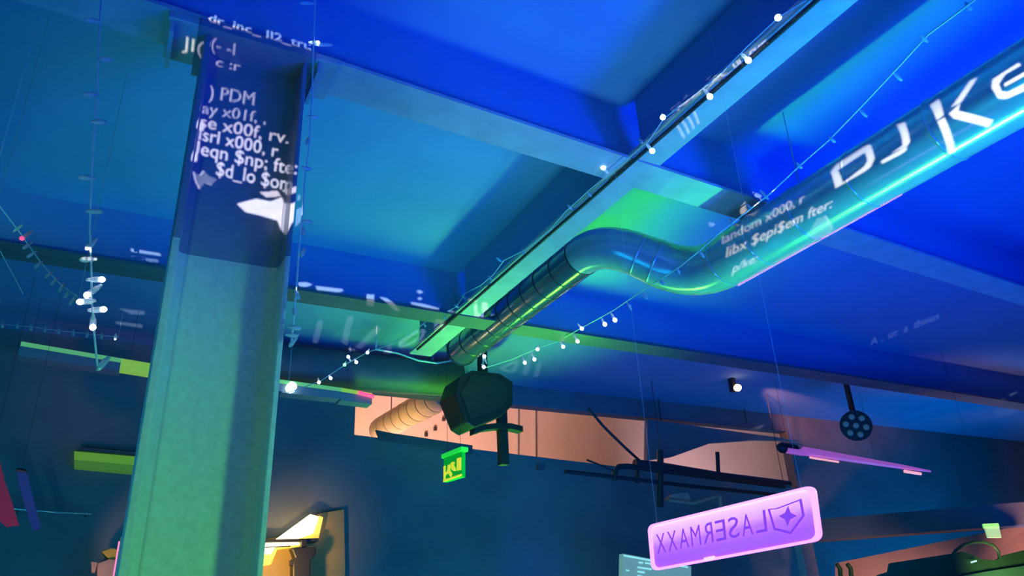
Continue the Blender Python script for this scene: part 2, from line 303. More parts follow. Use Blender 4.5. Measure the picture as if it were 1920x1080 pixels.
# ------------------------------------------------------------------ exit sign
M['exit_green'] = mat('exit_sign_green', (0.0, 0.5, 0.06), 0.4, emit=(0.0, 0.40, 0.02), strength=0.5)
M['exit_bright'] = mat('exit_sign_bright_edge', (0.1, 0.9, 0.1), 0.4, emit=(0.02, 0.8, 0.06), strength=0.6)
M['exit_yellow'] = mat('exit_sign_symbol', (0.9, 0.85, 0.1), 0.4, emit=(0.85, 0.75, 0.03), strength=0.75)
ex = thing('exit_sign', 'small green and yellow illuminated exit sign hanging before the dark partition', 'sign', at(848, 840, y=4.9))
c = [at(832, 852, y=5.0), at(866, 840, y=4.78), at(866, 894, y=4.78), at(832, 904, y=5.0)]
c[1].z = (c[1].z + at(866, 840, y=4.78).z) / 2
nrm = (c[1] - c[0]).cross(c[3] - c[0]).normalized()
if nrm.y > 0: nrm = -nrm
def exuv(u, v, d=0.0): return c[0].lerp(c[1], u).lerp(c[3].lerp(c[2], u), v) + nrm * d
MB().prism([exuv(0, .12), exuv(1, .12), exuv(1, 1), exuv(0, 1)], -nrm * 0.03).build('panel', M['exit_green'], ex)
MB().prism([exuv(-.06, 0, .012), exuv(1.04, -.04, .012), exuv(1.04, .1, .012), exuv(-.06, .14, .012)], -nrm * 0.06).build('lamp_housing', M['exit_bright'], ex)
for poly in ([(.76, .32), (.97, .32), (.97, .76), (.76, .74)], [(.02, .45), (.1, .43), (.1, 1), (.02, 1)],
             [(.0, .93), (1, .9), (1, .97), (.0, 1)], [(.42, .42), (.52, .38), (.62, .42), (.56, .5), (.68, .66), (.66, .74), (.5, .68), (.42, .56)],
             [(.26, .46), (.36, .44), (.36, .66), (.48, .8), (.42, .9), (.26, .72), (.12, .78), (.12, .7), (.24, .64)]):
    MB().prism([exuv(u, v, .006) for u, v in poly], -nrm * 0.006).build('symbol', M['exit_yellow'], ex)
for u in (.15, .85):
    p = exuv(u, 0, -.01); MB().tube([p, (p.x, p.y, ZC)], 0.0015, 6).build('hanging_rod', M['dark_metal'], ex)
# ------------------------------------------------------------------ purple acrylic sign with mirrored lettering
M['acrylic'] = mat('purple_lit_acrylic', (0.5, 0.2, 0.9), 0.2, emit=(0.42, 0.11, 0.92), strength=0.95)
M['acrylic_edge'] = mat('bright_acrylic_edge', (1, .6, 1), 0.2, emit=(1.0, 0.40, 0.98), strength=1.15)
M['acrylic_glow'] = mat('led_end_of_the_acrylic', (1, .7, 1), 0.2, emit=(1.0, 0.62, 1.0), strength=1.0)
M['engrave'] = mat('engraved_lettering', (0.3, 0.1, 0.7), 0.4, emit=(0.27, 0.05, 0.72), strength=0.85)
sg = thing('hanging_sign', 'glowing purple edge-lit acrylic sign with mirrored lettering and a shield', 'sign', at(1370, 950, y=2.4))
def hd(px, py, t):
    d = ray(px, py); h = math.hypot(d.x, d.y); return EYE + d * (t / h)
tl, tr, brr, bl = hd(1215, 985, 2.75), hd(1527, 909, 2.34), hd(1541, 1013, 2.34), hd(1223, 1071, 2.75)
sn = (tr - tl).cross(bl - tl).normalized()
if sn.dot(EYE - tl) < 0: sn = -sn
def suv(u, v, d=0.0): return tl.lerp(tr, u).lerp(bl.lerp(brr, u), v) + sn * d
def rounded(ru, rv, inset=0.0):
    out = []
    for cu, cv, a0 in ((1 - ru - inset, rv + inset, -90), (1 - ru - inset, 1 - rv - inset, 0), (ru + inset, 1 - rv - inset, 90), (ru + inset, rv + inset, 180)):
        for k in range(5):
            a = math.radians(a0 + 22.5 * k); out.append((cu + ru * math.cos(a), cv + rv * math.sin(a)))
    return out
MB().prism([suv(u, v) for u, v in rounded(.04, .13)], -sn * 0.008).build('panel', M['acrylic'], sg)
rim = MB(); oo = [suv(u, v, .004) for u, v in rounded(.04, .13)]
ins = [(u + (.5 - u) * .045 * (1 if abs(u - .5) > .3 else .3), v + (.5 - v) * .09) for u, v in rounded(.04, .13)]
ii = [suv(u, v, .004) for u, v in ins]; n = len(oo)
rim.add(oo + ii + [p - sn * .012 for p in oo] + [p - sn * .012 for p in ii],
        [(k, (k + 1) % n, (k + 1) % n + n, k + n) for k in range(n)] + [(k + 2 * n, (k + 1) % n + 2 * n, (k + 1) % n, k) for k in range(n)] + [(k + 2 * n, (k + 1) % n + 2 * n, (k + 1) % n + 3 * n, k + 3 * n) for k in range(n)] + [(k + n, (k + 1) % n + n, (k + 1) % n + 3 * n, k + 3 * n) for k in range(n)])
rim.build('rim', M['acrylic_edge'], sg)
am_ = M['acrylic'].node_tree                    # an edge-lit sheet: brightest along the LED rail at its top edge, fading down the sheet
vdir = (bl - tl); udir = (tr - tl).normalized(); vdir = vdir - udir * vdir.dot(udir); vl = vdir.length; vdir.normalize()
tc = am_.nodes.new('ShaderNodeTexCoord'); vm = am_.nodes.new('ShaderNodeVectorMath'); vm.operation = 'DOT_PRODUCT'; vm.inputs[1].default_value = vdir
mr = am_.nodes.new('ShaderNodeMapRange'); o0 = (tl - root_loc(sg)).dot(vdir); mr.inputs['From Min'].default_value = o0; mr.inputs['From Max'].default_value = o0 + vl
rp_ = am_.nodes.new('ShaderNodeValToRGB'); e = rp_.color_ramp.elements
e[0].position = .10; e[0].color = (1.0, .62, 1.0, 1); e[1].position = .75; e[1].color = (.40, .10, .92, 1)
q_ = e.new(.36); q_.color = (.80, .38, .98, 1); q_ = e.new(.5); q_.color = (.52, .17, .94, 1)
am_.links.new(tc.outputs['Object'], vm.inputs[0]); am_.links.new(vm.outputs['Value'], mr.inputs['Value']); am_.links.new(mr.outputs['Result'], rp_.inputs['Fac'])
am_.links.new(rp_.outputs['Color'], am_.nodes['Principled BSDF'].inputs['Emission Color'])
MB().prism([suv(.03, .03, .003), suv(.97, .03, .003), suv(.97, .07, .003), suv(.03, .07, .003)], -sn * 0.002).build('light_bar', M['acrylic_glow'], sg)
def glyphs(text, bold=0.0, shear=0.0):      # outline loops of a line of text, from Blender's own font
    cu = bpy.data.curves.new('t', 'FONT'); cu.body = text; cu.size = 1; cu.resolution_u = 3; cu.offset = bold; cu.shear = shear; cu.fill_mode = 'NONE'
    o = bpy.data.objects.new('t', cu); COL.objects.link(o); bpy.context.view_layer.update()
    dg = bpy.context.evaluated_depsgraph_get(); me = bpy.data.meshes.new_from_object(o.evaluated_get(dg))
    adj = {}
    for e in me.edges:
        a, b = e.vertices; adj.setdefault(a, []).append(b); adj.setdefault(b, []).append(a)
    seen = set(); loops = []
    for s in adj:
        if s in seen: continue
        lp = [s]; seen.add(s); cur = s
        while True:
            nx = [q for q in adj[cur] if q not in seen]
            if not nx: break
            cur = nx[0]; seen.add(cur); lp.append(cur)
        if len(lp) > 2: loops.append([(me.vertices[i].co.x, me.vertices[i].co.y) for i in lp])
    bpy.data.objects.remove(o); bpy.data.meshes.remove(me); bpy.data.curves.remove(cu)
    return loops
def fill_curve(name, loops, mw, m, root, ext=0.0):   # a flat filled sheet of outline loops (holes kept), placed by the matrix mw
    cu = bpy.data.curves.new(name, 'CURVE'); cu.dimensions = '2D'; cu.fill_mode = 'BOTH'; cu.extrude = ext
    for lp in loops:
        s = cu.splines.new('POLY'); s.points.add(len(lp) - 1); s.use_cyclic_u = True
        for p, q in zip(s.points, lp): p.co = (q[0], q[1], 0, 1)
    o = bpy.data.objects.new(name, cu); COL.objects.link(o); bpy.context.view_layer.update()
    dg = bpy.context.evaluated_depsgraph_get(); me = bpy.data.meshes.new_from_object(o.evaluated_get(dg))
    bpy.data.objects.remove(o); bpy.data.curves.remove(cu)
    mw = Matrix(mw); me.transform(mw)
    if root: me.transform(Matrix.Translation(-root_loc(root)))
    me.materials.clear(); me.materials.append(m); me.name = name
    r = bpy.data.objects.new(name, me); COL.objects.link(r)
    if root: r.parent = root
    return r
IDM = Matrix.Identity(4)
def sheet_letters(text, name, fu, root, m, bold=0.0):   # letters as thin solids through a mapping fu(u in 0..1, v in 0..1 up)
    lp = glyphs(text, bold); xs = [x for l in lp for x, y in l]; ysx = [y for l in lp for x, y in l]
    x0, x1, y0, y1 = min(xs), max(xs), min(ysx), max(ysx)
    o = fill_curve(name, lp, IDM, m, None, 0.0); me = o.data
    for v in me.vertices: v.co = fu((v.co.x - x0) / (x1 - x0), (v.co.y - y0) / (y1 - y0)) - root_loc(root)
    o.parent = root; return o
# lettering: seen from behind, so it runs right to left
base0, base1 = (.04, .90), (.73, .66); cap = (.01, -.32)
def sfu(u, v): return suv(.742 - u * .70, .66 - v * .41, .0062)
for i, ch in enumerate('LASERMAXX'):
    wdt = .080
    u0 = i * (1 / 9.0)
    sheet_letters(ch, 'letter', (lambda u0: lambda u, v: sfu(u0 + u * .088, v))(u0), sg, M['engrave'], 0.045)
shp = [(.755, .25), (.80, .27), (.86, .24), (.935, .20), (.94, .52), (.86, .80), (.775, .66)]
def ringpoly(pts, k):
    mu = sum(p[0] for p in pts) / len(pts); mv = sum(p[1] for p in pts) / len(pts)
    return [(mu + (u - mu) * k, mv + (v - mv) * k) for u, v in pts]
shm = MB(); o1 = [suv(u, v, .006) for u, v in shp]; i1 = [suv(u, v, .006) for u, v in ringpoly(shp, .86)]; n = len(o1)
shm.add(o1 + i1, [(k, (k + 1) % n, (k + 1) % n + n, k + n) for k in range(n)]).build('shield_outline', M['engrave'], sg)
st = []
for k in range(8):
    a = math.radians(45 * k - 80); q = .062 if k % 2 == 0 else .028
    st.append(suv(.855 + q * math.cos(a) * .75, .46 + q * 3.0 * math.sin(a), .006))
MB().add(st, [list(range(8))]).build('star', M['engrave'], sg)
MB().prism([suv(.36, .93, .008), suv(.42, .925, .008), suv(.42, .975, .008), suv(.36, .98, .008)], -sn * .02).build('clip', M['acrylic_glow'], sg)
for u in (.06, .93):
    p = suv(u, .02, -.004); MB().tube([p, (p.x, p.y, ZC)], 0.0005, 6).build('suspension_wire', M['wire'], sg)
# ------------------------------------------------------------------ price screen behind the sign
M['screen'] = mat('pale_screen', (0.2, 0.3, 0.28), 0.3, emit=(0.12, 0.26, 0.23), strength=0.9)
M['screen_text'] = mat('screen_lines', (0.5, 0.8, 0.7), 0.3, emit=(0.30, 0.75, 0.62), strength=0.9)
pc = thing('wall_screen', 'pale green lit screen with short text lines below the purple sign', 'screen', at(1230, 1075, y=5.0))
def pcv(x, y, d=0.0): return at(x, y, y=5.0 - d)
MB().prism([pcv(1168, 1038), pcv(1296, 1062), pcv(1296, 1190), pcv(1165, 1180)], (0, .05, 0)).build('display', M['screen'], pc)
for q in ([(1170, 1040), (1290, 1062), (1290, 1065), (1170, 1043)], [(1198, 1053), (1206, 1054), (1206, 1057), (1198, 1056)], [(1210, 1054), (1222, 1056), (1222, 1059), (1210, 1057)],
          [(1196, 1062), (1222, 1066), (1222, 1069), (1196, 1065)], [(1196, 1070), (1209, 1072), (1209, 1075), (1196, 1073)], [(1174, 1068), (1180, 1069), (1180, 1071), (1174, 1070)], [(1196, 1078), (1206, 1080), (1206, 1083), (1196, 1081)]):
    MB().prism([pcv(x, y, .004) for x, y in q], (0, .004, 0)).build('text_line', M['screen_text'], pc)
b = pcv(1230, 1150); MB().box(b.x - .03, b.x + .03, 5.05, 5.12, 0, b.z).build('stand', M['black'], pc)
MB().box(b.x - .25, b.x + .25, 4.9, 5.3, 0, .02).build('foot', M['black'], pc)
# ------------------------------------------------------------------ cable trunking with glowing segments (left, behind the column)
M['lime'] = mat('lime_light_strip', (0.4, 0.7, 0.1), 0.3, emit=(0.30, 0.58, 0.06), strength=0.55)
M['lime_dim'] = mat('dim_green_light_strip', (0.2, 0.6, 0.2), 0.3, emit=(0.12, 0.45, 0.16), strength=0.6)
M['trunk'] = mat('grey_blue_trunking', (0.25, 0.28, 0.34), 0.4)
tk = thing('light_trunking', 'long pale light trunking with a green lit edge passing behind the column', 'light', (0.5, 5.3, 3.3))
for i, (x0, y0, x1, y1) in enumerate(((40, 640, 228, 672), (228, 672, 300, 684), (300, 684, 530, 712), (530, 712, 640, 727), (640, 727, 698, 737))):
    a, b = at(x0, y0, y=5.3), at(x1, y1, y=5.3)
    hgt = .028 if i != 1 else .085
    MB().hexa([a - Vector((0, 0, hgt)), b - Vector((0, 0, hgt)), b + Vector((0, .05, -hgt)), a + Vector((0, .05, -hgt)), a, b, b + Vector((0, .05, 0)), a + Vector((0, .05, 0))]).build('light_strip', M['lime' if i in (1, 4) else 'lime_dim'], tk)
    if i != 1: MB().hexa([a + Vector((0, .0, -.095)), b + Vector((0, .0, -.085)), b + Vector((0, .12, -.085)), a + Vector((0, .12, -.095)), a + Vector((0, .0, -.03)), b + Vector((0, .0, -.03)), b + Vector((0, .12, -.03)), a + Vector((0, .12, -.03))]).build('housing', M['trunk'], tk)
    MB().tube([a + Vector((0.05, .025, 0)), (a.x + .05, a.y + .025, ZC)], .001, 6).build('hanger_rod', M['dark_metal'], tk)
p = at(547, 725, y=5.25); MB().tube([p + Vector((0, -.01, 0)), p + Vector((0, .05, 0))], .035, 12).build('end_lamp', M['bulb_cyan'], tk)
p = at(672, 736, y=5.28); MB().tube([p, p + Vector((.12, 0, -.02))], .015, 8).build('red_marker', M['bulb_red'], tk)
# olive glowing panel on the left wall
M['olive'] = mat('olive_lit_panel', (0.2, 0.4, 0.05), 0.5, emit=(0.10, 0.27, 0.02), strength=0.75)
M['olive_dim'] = mat('olive_lit_panel_lower', (0.15, 0.3, 0.05), 0.5, emit=(0.05, 0.16, 0.015), strength=0.75)
ol = thing('light_box', 'dim olive green light box on the dark wall left of the column', 'light', at(220, 865, y=5.9))
MB().prism([at(139, 846, y=5.9), at(300, 860, y=5.9), at(300, 876, y=5.9), at(139, 862, y=5.9)], (0, .1, 0)).build('upper_diffuser', M['olive'], ol)
MB().prism([at(139, 862, y=5.9), at(300, 876, y=5.9), at(300, 890, y=5.9), at(139, 875, y=5.9)], (0, .1, 0)).build('lower_diffuser', M['olive_dim'], ol)
MB().prism([at(150, 838, y=5.93), at(300, 852, y=5.93), at(300, 859, y=5.93), at(150, 845, y=5.93)], (0, .07, 0)).build('housing', M['beam_dark'], ol)
# red and blue hangings at the far left
M['red'] = mat('red_cloth', (0.75, 0.05, 0.12), 0.8, noise=.1, scale=3)
M['blue'] = mat('blue_cloth', (0.06, 0.10, 0.35), 0.8, noise=.1, scale=3)
lamp('red_wall_lamp', 'SPOT', (-0.9, 3.9, 1.2), at(8, 930, y=5.0), (1.0, 0.15, 0.25), 20, .05, 26, .9)
def banner(label, m, pts, y):
    t = thing('hanging_banner', label, 'banner', at(*pts[0], y=y))
    poly = [at(x, yy, y=y) for x, yy in pts]
    MB().prism(poly, (0, .012, 0)).build('cloth', M[m], t)
    tx = (poly[0] + poly[1]) / 2
    MB().tube([tx + Vector((0, .006, -.01)), (tx.x, y + .006, ZC)], .001, 6).build('hanging_cord', M['dark_metal'], t)
    MB().tube([poly[0] + Vector((0, .006, 0)), poly[1] + Vector((0, .006, 0))], .012, 8).build('top_rod', M['dark_metal'], t)
banner('narrow red cloth banner hanging at the left edge', 'red', [(-30, 850), (-2, 858), (10, 905), (22, 940), (36, 985), (12, 988), (-20, 960)], 5.0)
banner('narrow blue cloth banner next to the red one', 'blue', [(30, 880), (50, 884), (66, 950), (78, 990), (62, 995), (45, 945)], 5.05)
rl = thing('wall_rail', 'thin pinkish steel rail across the dark left wall', 'rail', at(80, 958, y=5.9))
MB().tube([at(-20, 950, y=5.85), at(105, 961, y=5.85), at(172, 964, y=5.85)], .008, 8).build('rail', M['ring'], rl)
for x, y in ((30, 954), (160, 963)): p = at(x, y, y=5.85); MB().tube([p, (p.x, 6.0, p.z)], .006, 6).build('standoff', M['dark_metal'], rl)
# small boxes beside the column foot
bx = thing('wall_shelf_box', 'small salmon box on a bracket beside the column foot', 'box', at(205, 1055, y=5.7))
M['salmon'] = mat('salmon_card', (0.7, 0.36, 0.25), 0.7, noise=.1, scale=9)
M['orange'] = mat('orange_card', (0.85, 0.45, 0.06), 0.6)
bevel(MB().prism([at(182, 1056, y=5.7), at(205, 1048, y=5.7), at(240, 1050, y=5.7), at(240, 1110, y=5.7), at(184, 1110, y=5.7)], (0, .3, 0)).build('carton', M['salmon'], bx), .006)
MB().prism([at(171, 1053, y=5.69), at(183, 1055, y=5.69), at(178, 1073, y=5.69), at(172, 1072, y=5.69)], (0, .1, 0)).build('flap', M['salmon'], bx)
bevel(MB().prism([at(191, 1034, y=5.72), at(210, 1027, y=5.72), at(222, 1030, y=5.72), at(222, 1050, y=5.72), at(206, 1050, y=5.72)], (0, .15, 0)).build('orange_label', M['orange'], bx), .004)
MB().box(at(190, 1100, y=5.8).x, at(230, 1100, y=5.8).x, 5.75, 6.0, at(190, 1130, y=5.8).z, at(190, 1095, y=5.8).z).build('bracket', M['black'], bx)
lamp('salmon_lamp', 'SPOT', (-0.35, 5.0, 1.5), at(205, 1060, y=5.7), (1.0, .5, .3), 18, .05, 26, .8)
# ------------------------------------------------------------------ bright yellow bar niche right of the column
M['niche'] = mat('ochre_niche_wall', (0.42, 0.30, 0.13), 0.8, noise=.08, scale=4)
M['glow'] = mat('wall_hot_spot', (1, .9, .6), 0.4, emit=(1.0, 0.82, 0.50), strength=3.2)  # hot spot on the niche wall, put in as emission
M['halo'] = mat('yellow_halo_glow', (1, .8, .2), 0.5, emit=(0.95, 0.55, 0.03), strength=1.0)  # halo around the hot spot, painted as a glowing sheet
ni = thing('bar_niche', 'warm lit bar niche with a slanted hot spot painted as glow right of the column', 'niche', at(560, 1060, y=5.9))
MB().prism([at(470, 1012, y=5.95), at(520, 1008, y=5.95), at(598, 963, y=5.95), at(645, 955, y=5.95), at(648, 1150, y=5.95), at(460, 1150, y=5.95)], (0, .05, 0)).build('back_panel', M['niche'], ni)
MB().prism([at(519, 1010, y=5.85), at(582, 964, y=5.85), at(598, 969, y=5.85), at(587, 1000, y=5.85), at(560, 1010, y=5.85)], (0, .04, 0)).build('hot_spot_patch', M['glow'], ni)
MB().prism([at(540, 1009, y=5.87), at(598, 967, y=5.87), at(606, 970, y=5.87), at(597, 1010, y=5.87)], (0, .05, 0)).build('halo_patch', M['halo'], ni)
MB().prism([at(470, 1018, y=5.87), at(562, 1014, y=5.87), at(564, 1024, y=5.87), at(520, 1030, y=5.87), at(508, 1058, y=5.87), at(470, 1065, y=5.87)], (0, .05, 0)).build('halo_patch', M['halo'], ni)
MB().prism([at(470, 1020, y=5.85), at(560, 1016, y=5.85), at(562, 1021, y=5.85), at(518, 1024, y=5.85), at(508, 1038, y=5.85), at(470, 1040, y=5.85)], (0, .04, 0)).build('hot_spot_patch', M['glow'], ni)
MB().prism([at(495, 1012, y=5.8), at(597, 1009, y=5.8), at(597, 1015, y=5.8), at(495, 1017, y=5.8)], (0, .15, 0)).build('shelf', M['dark_metal'], ni)
MB().prism([at(480, 1026, y=5.84), at(545, 1023, y=5.84), at(545, 1025, y=5.84), at(480, 1028, y=5.84)], (0, .06, 0)).build('lower_shelf', M['dark_metal'], ni)
lamp('niche_lamp', 'SPOT', at(515, 1075, y=5.3), at(535, 1040, y=5.95), (1.0, .55, .12), 26, .03, 80, 1.0)
ss = thing('spotlight', 'dark stage spotlight silhouette clamped under the niche shelf', 'spotlight', at(570, 1050, y=5.7))
bevel(MB().prism([at(546, 1027, y=5.72), at(592, 1024, y=5.72), at(593, 1038, y=5.72), at(583, 1052, y=5.72), at(583, 1100, y=5.72), at(549, 1100, y=5.72), at(549, 1050, y=5.72), at(553, 1045, y=5.72)], (0, .1, 0)).build('body', M['black'], ss), .01)
MB().prism([at(566, 1012, y=5.74), at(574, 1010, y=5.74), at(576, 1027, y=5.74), at(566, 1027, y=5.74)], (0, .05, 0)).build('clamp', M['black'], ss)
MB().prism([at(545, 1050, y=5.71), at(550, 1050, y=5.71), at(550, 1060, y=5.71), at(545, 1060, y=5.71)], (0, .05, 0)).build('knob', M['black'], ss)
# ------------------------------------------------------------------ stage lights at the right
M['lens'] = mat('pale_led_lens', (0.22, 0.30, 0.26), 0.25, emit=(0.06, 0.22, 0.28), strength=0.15)  # the lenses are off, their faint glow is painted in
par = thing('par_can', 'round black stage par light with seven unlit lenses', 'stage light', at(1605, 798, y=4.4))
pcn = at(1605, 798, y=4.4); dv = (EYE - pcn).normalized(); s1 = dv.cross(Vector((0, 0, 1))).normalized(); s2 = s1.cross(dv)
MB().tube([pcn, pcn - dv * .04, pcn - dv * .16, pcn - dv * .26], [.135, .135, .125, .07], 28).build('housing', M['black'], par)
for k in range(7):
    q = pcn if k == 0 else pcn + (s1 * math.cos(k * math.pi / 3 + .3) + s2 * math.sin(k * math.pi / 3 + .3)) * .083
    MB().tube([q + dv * .002, q + dv * .012, q + dv * .016], [.026, .022, .008], 14).build('lens', M['lens'], par)
yo = pcn - dv * .1
MB().box(yo.x - .015, yo.x + .015, yo.y - .02, yo.y + .02, yo.z + .12, ZC).build('hanging_pole', M['black'], par)
M['amber'] = mat('amber_lamp', (1, .8, .5), 0.3, emit=(1.0, 0.62, 0.25), strength=6)
orp = at(1383, 727, y=5.05)
os_ = thing('spot_lamp', 'small bright orange lamp just under the dark ceiling at the right', 'lamp', orp)
MB().tube([orp + Vector((0, -.034, 0)), orp + Vector((0, -.026, 0)), orp + Vector((0, 0, 0)), orp + Vector((0, .026, 0)), orp + Vector((0, .034, 0))], [.008, .026, .036, .026, .008], 14).build('lamp_bulb', M['amber'], os_)
MB().box(orp.x - .02, orp.x + .02, orp.y + .03, orp.y + .09, orp.z - .02, ZC).build('holder', M['black'], os_)
lamp('orange_spot', 'SPOT', orp + Vector((0.06, -0.05, -.06)), at(1540, 788, y=6.0), (1.0, 0.28, 0.16), 240, .02, 26, 1.0)
M['tube'] = mat('purple_tube', (0.5, .2, .6), 0.3, emit=(0.36, 0.09, 0.42), strength=0.7)
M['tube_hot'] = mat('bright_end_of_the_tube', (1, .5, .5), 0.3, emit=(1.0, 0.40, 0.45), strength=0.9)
tb = thing('tube_light', 'long dim purple tube light across the dark right side', 'light', at(1600, 862, y=5.0))
ta, te = at(1458, 838, y=5.0), at(1752, 885, y=5.0)
def tl_(u): return ta.lerp(te, u)
MB().tube([tl_(.0), tl_(.02), tl_(.10)], [.02, .05, .05], 12).build('end_fitting', M['dark_metal'], tb)
MB().tube([tl_(.035) - Vector((0, .03, .03)), tl_(.13) - Vector((0, .03, .03))], .028, 12).build('tube', M['tube'], tb)
MB().tube([tl_(.15), tl_(.55), tl_(.8)], [.042, .03, .022], 12).build('tube', M['tube'], tb)
MB().tube([tl_(.8), tl_(.97)], [.022, .01], 12).build('tube', M['tube'], tb)
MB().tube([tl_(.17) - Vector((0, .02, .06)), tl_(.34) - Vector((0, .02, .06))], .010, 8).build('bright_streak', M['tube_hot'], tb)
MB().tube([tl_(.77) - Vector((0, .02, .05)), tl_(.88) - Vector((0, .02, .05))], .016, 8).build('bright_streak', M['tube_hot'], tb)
for u in (.06, .6): p = tl_(u); MB().tube([p, (p.x, p.y, ZC)], .0015, 6).build('hanger_rod', M['dark_metal'], tb)
# dark pipe rack in front of the opening
rk = thing('pipe_rack', 'dark tubular equipment rack above the partition, left of the purple sign', 'rack', at(1300, 900, y=5.4))
def rp(pts, r, y=5.4, m='dark_metal'): MB().tube([at(px, py, y=y) for px, py in pts], r, 10).build('rail', M[m], rk)
rp([(1153, 900), (1153, 884), (1160, 875), (1175, 874), (1300, 890), (1470, 912)], .024)
rp([(1060, 884), (1150, 894), (1300, 912), (1480, 930)], .018)
rp([(1190, 868), (1230, 872), (1350, 892), (1480, 908)], .034)
rp([(1195, 862), (1195, 905)], .018); rp([(1238, 845), (1238, 950)], .03)
rp([(1345, 848), (1347, 892)], .02); rp([(1100, 862), (1155, 884)], .008)
rp([(1255, 938), (1300, 944), (1345, 930), (1352, 932)], .014, m='salmon')
rp([(1350, 930), (1352, 950)], .018, m='salmon')
MB().prism([at(1250, 936, y=5.42), at(1262, 926, y=5.42), at(1290, 923, y=5.42), at(1296, 938, y=5.42), at(1285, 942, y=5.42)], (0, .05, 0)).build('plate', M['salmon'], rk)
MB().prism([at(1010, 868, y=5.5), at(1022, 867, y=5.5), at(1022, 880, y=5.5), at(1010, 880, y=5.5)], (0, .05, 0)).build('box', M['beam_dark'], rk)
p = at(1238, 845, y=5.4); MB().tube([p, (p.x, p.y, ZC)], .003, 8).build('drop_rod', M['dark_metal'], rk)
p = at(1470, 912, y=5.4); MB().tube([p, (p.x, p.y, ZC)], .003, 8).build('drop_rod', M['dark_metal'], rk)
hc = thing('hanging_cable', 'thick black cable drooping from the header down to the pipe rack', 'cable', at(1115, 780, y=5.5))
a = at(1112, 776, y=5.5)
MB().tube([a + Vector((-.05, 0, .05)), a] + [at(x, y, y=5.5) for x, y in ((1130, 798), (1150, 818), (1175, 842), (1195, 860), (1205, 868))], .013, 8).build('cable', M['black'], hc)
# blank panel that closes the opening on the right
dp = thing('acoustic_panel', 'large dark hanging acoustic panel right of the drooping cable', 'panel', at(1230, 800, y=5.9))
pp = [at(1205, 790, y=5.88), at(1500, 838, y=5.88), at(1445, 826, y=5.88), at(1335, 830, y=5.88), at(1265, 856, y=5.88), at(1212, 862, y=5.88)]
MB().prism([at(1215, 786, y=5.9), at(1500, 826, y=5.9), at(1420, 824, y=5.9), at(1335, 830, y=5.9), at(1262, 856, y=5.9), at(1214, 862, y=5.9)], (0, .06, 0)).build('board', M['dark_wall'], dp)
for x in (1240, 1400): p = at(x, 795, y=5.93); MB().tube([p + Vector((0, 0, 0)), (p.x, p.y, ZC)], .006, 6).build('hanging_wire', M['dark_metal'], dp)
# ------------------------------------------------------------------ low corridor at the bottom right
q = [at(1545, 1006, y=5.2), at(1920, 905, y=3.9)]
d0 = q[1] - q[0]; d0.z = 0; d0.normalize(); nn = Vector((-d0.y, d0.x, 0))
if nn.y < 0: nn = -nn
s0 = q[0] - d0 * .6; s1_ = q[1] + d0 * 2.2; zt = 2.62
fz = [(s0, at(1545, 1006, y=5.2).z - .0), (s1_, q[1].z)]
zb = min(q[0].z, q[1].z)
struct('wall_soffit', MB().hexa([(s0.x, s0.y, zb - .03), (s1_.x, s1_.y, zb - .03), (s1_.x + nn.x * .25, s1_.y + nn.y * .25, zb - .03), (s0.x + nn.x * .25, s0.y + nn.y * .25, zb - .03),
                               (s0.x, s0.y, zb + .16), (s1_.x, s1_.y, zb + .16), (s1_.x + nn.x * .25, s1_.y + nn.y * .25, zb + .16), (s0.x + nn.x * .25, s0.y + nn.y * .25, zb + .16)]), M['dark_wall'])
cw = [at(1566, 1056, y=5.4), at(1940, 980, y=4.2), at(1940, 1250, y=4.2), at(1566, 1250, y=5.4)]
struct('wall_corridor', MB().prism(cw, nn * .1), mat('salmon_plaster', (0.70, 0.46, 0.34), 0.8, noise=.06, scale=3))
gc = thing('equipment_case', 'dark green equipment case with a cable loop at the bottom right corner', 'equipment case', at(1800, 1070, y=3.9))
M['green_case'] = mat('dark_green_case', (0.015, 0.13, 0.03), 0.5, noise=.1, scale=8)
M['green_light'] = mat('mid_green_case', (0.03, 0.26, 0.08), 0.5)
yy0 = 3.85
MB().prism([at(px, py, y=yy0) for px, py in ((1668, 1056), (1785, 1038), (1800, 1034), (1815, 1036), (1842, 1049), (1868, 1050), (1885, 1040), (1925, 1030), (1925, 1200), (1640, 1200), (1645, 1078), (1665, 1072))], nn * .12).build('case_body', M['green_case'], gc)
MB().prism([at(px, py, y=yy0 - .01) for px, py in ((1800, 1080), (1860, 1070), (1925, 1060), (1925, 1180), (1780, 1180))], nn * .01).build('front_panel', M['green_light'], gc)
MB().tube([at(px, py, y=yy0) for px, py in ((1786, 1042), (1792, 1032), (1806, 1022), (1825, 1016), (1845, 1016), (1862, 1022), (1872, 1034), (1874, 1046))], .013, 8).build('cable_loop', M['green_case'], gc)
MB().prism([at(px, py, y=yy0 - .02) for px, py in ((1820, 1053), (1831, 1050), (1832, 1053), (1821, 1056))], nn * .01).build('status_light', M['screen_text'], gc)
b0 = at(1700, 1190, y=yy0); MB().box(b0.x - .02, b0.x + .8, b0.y - .35, b0.y + .1, 0, b0.z).build('stand', M['black'], gc)
for (x, tx) in ((1572, 'leftmost'), (1592, 'second')):
    pg = thing('wall_bracket', 'dark curved bracket on the salmon corridor wall, ' + ('left one' if x == 1572 else 'right one'), 'bracket', at(x, 1065, y=5.1))
    MB().tube([at(x - 3, 1058, y=5.1), at(x + 3, 1066, y=5.1), at(x + 5, 1090, y=5.1), at(x + 5, 1110, y=5.1)], .02, 8).build('arm', M['green_case'], pg)
    p = at(x + 5, 1108, y=5.1); MB().tube([p, p + nn * .3], .015, 8).build('standoff', M['green_case'], pg)
M['exit2'] = mat('pale_green_lit_sign', (0.4, .8, .4), 0.4, emit=(0.32, 0.62, 0.26), strength=0.7)
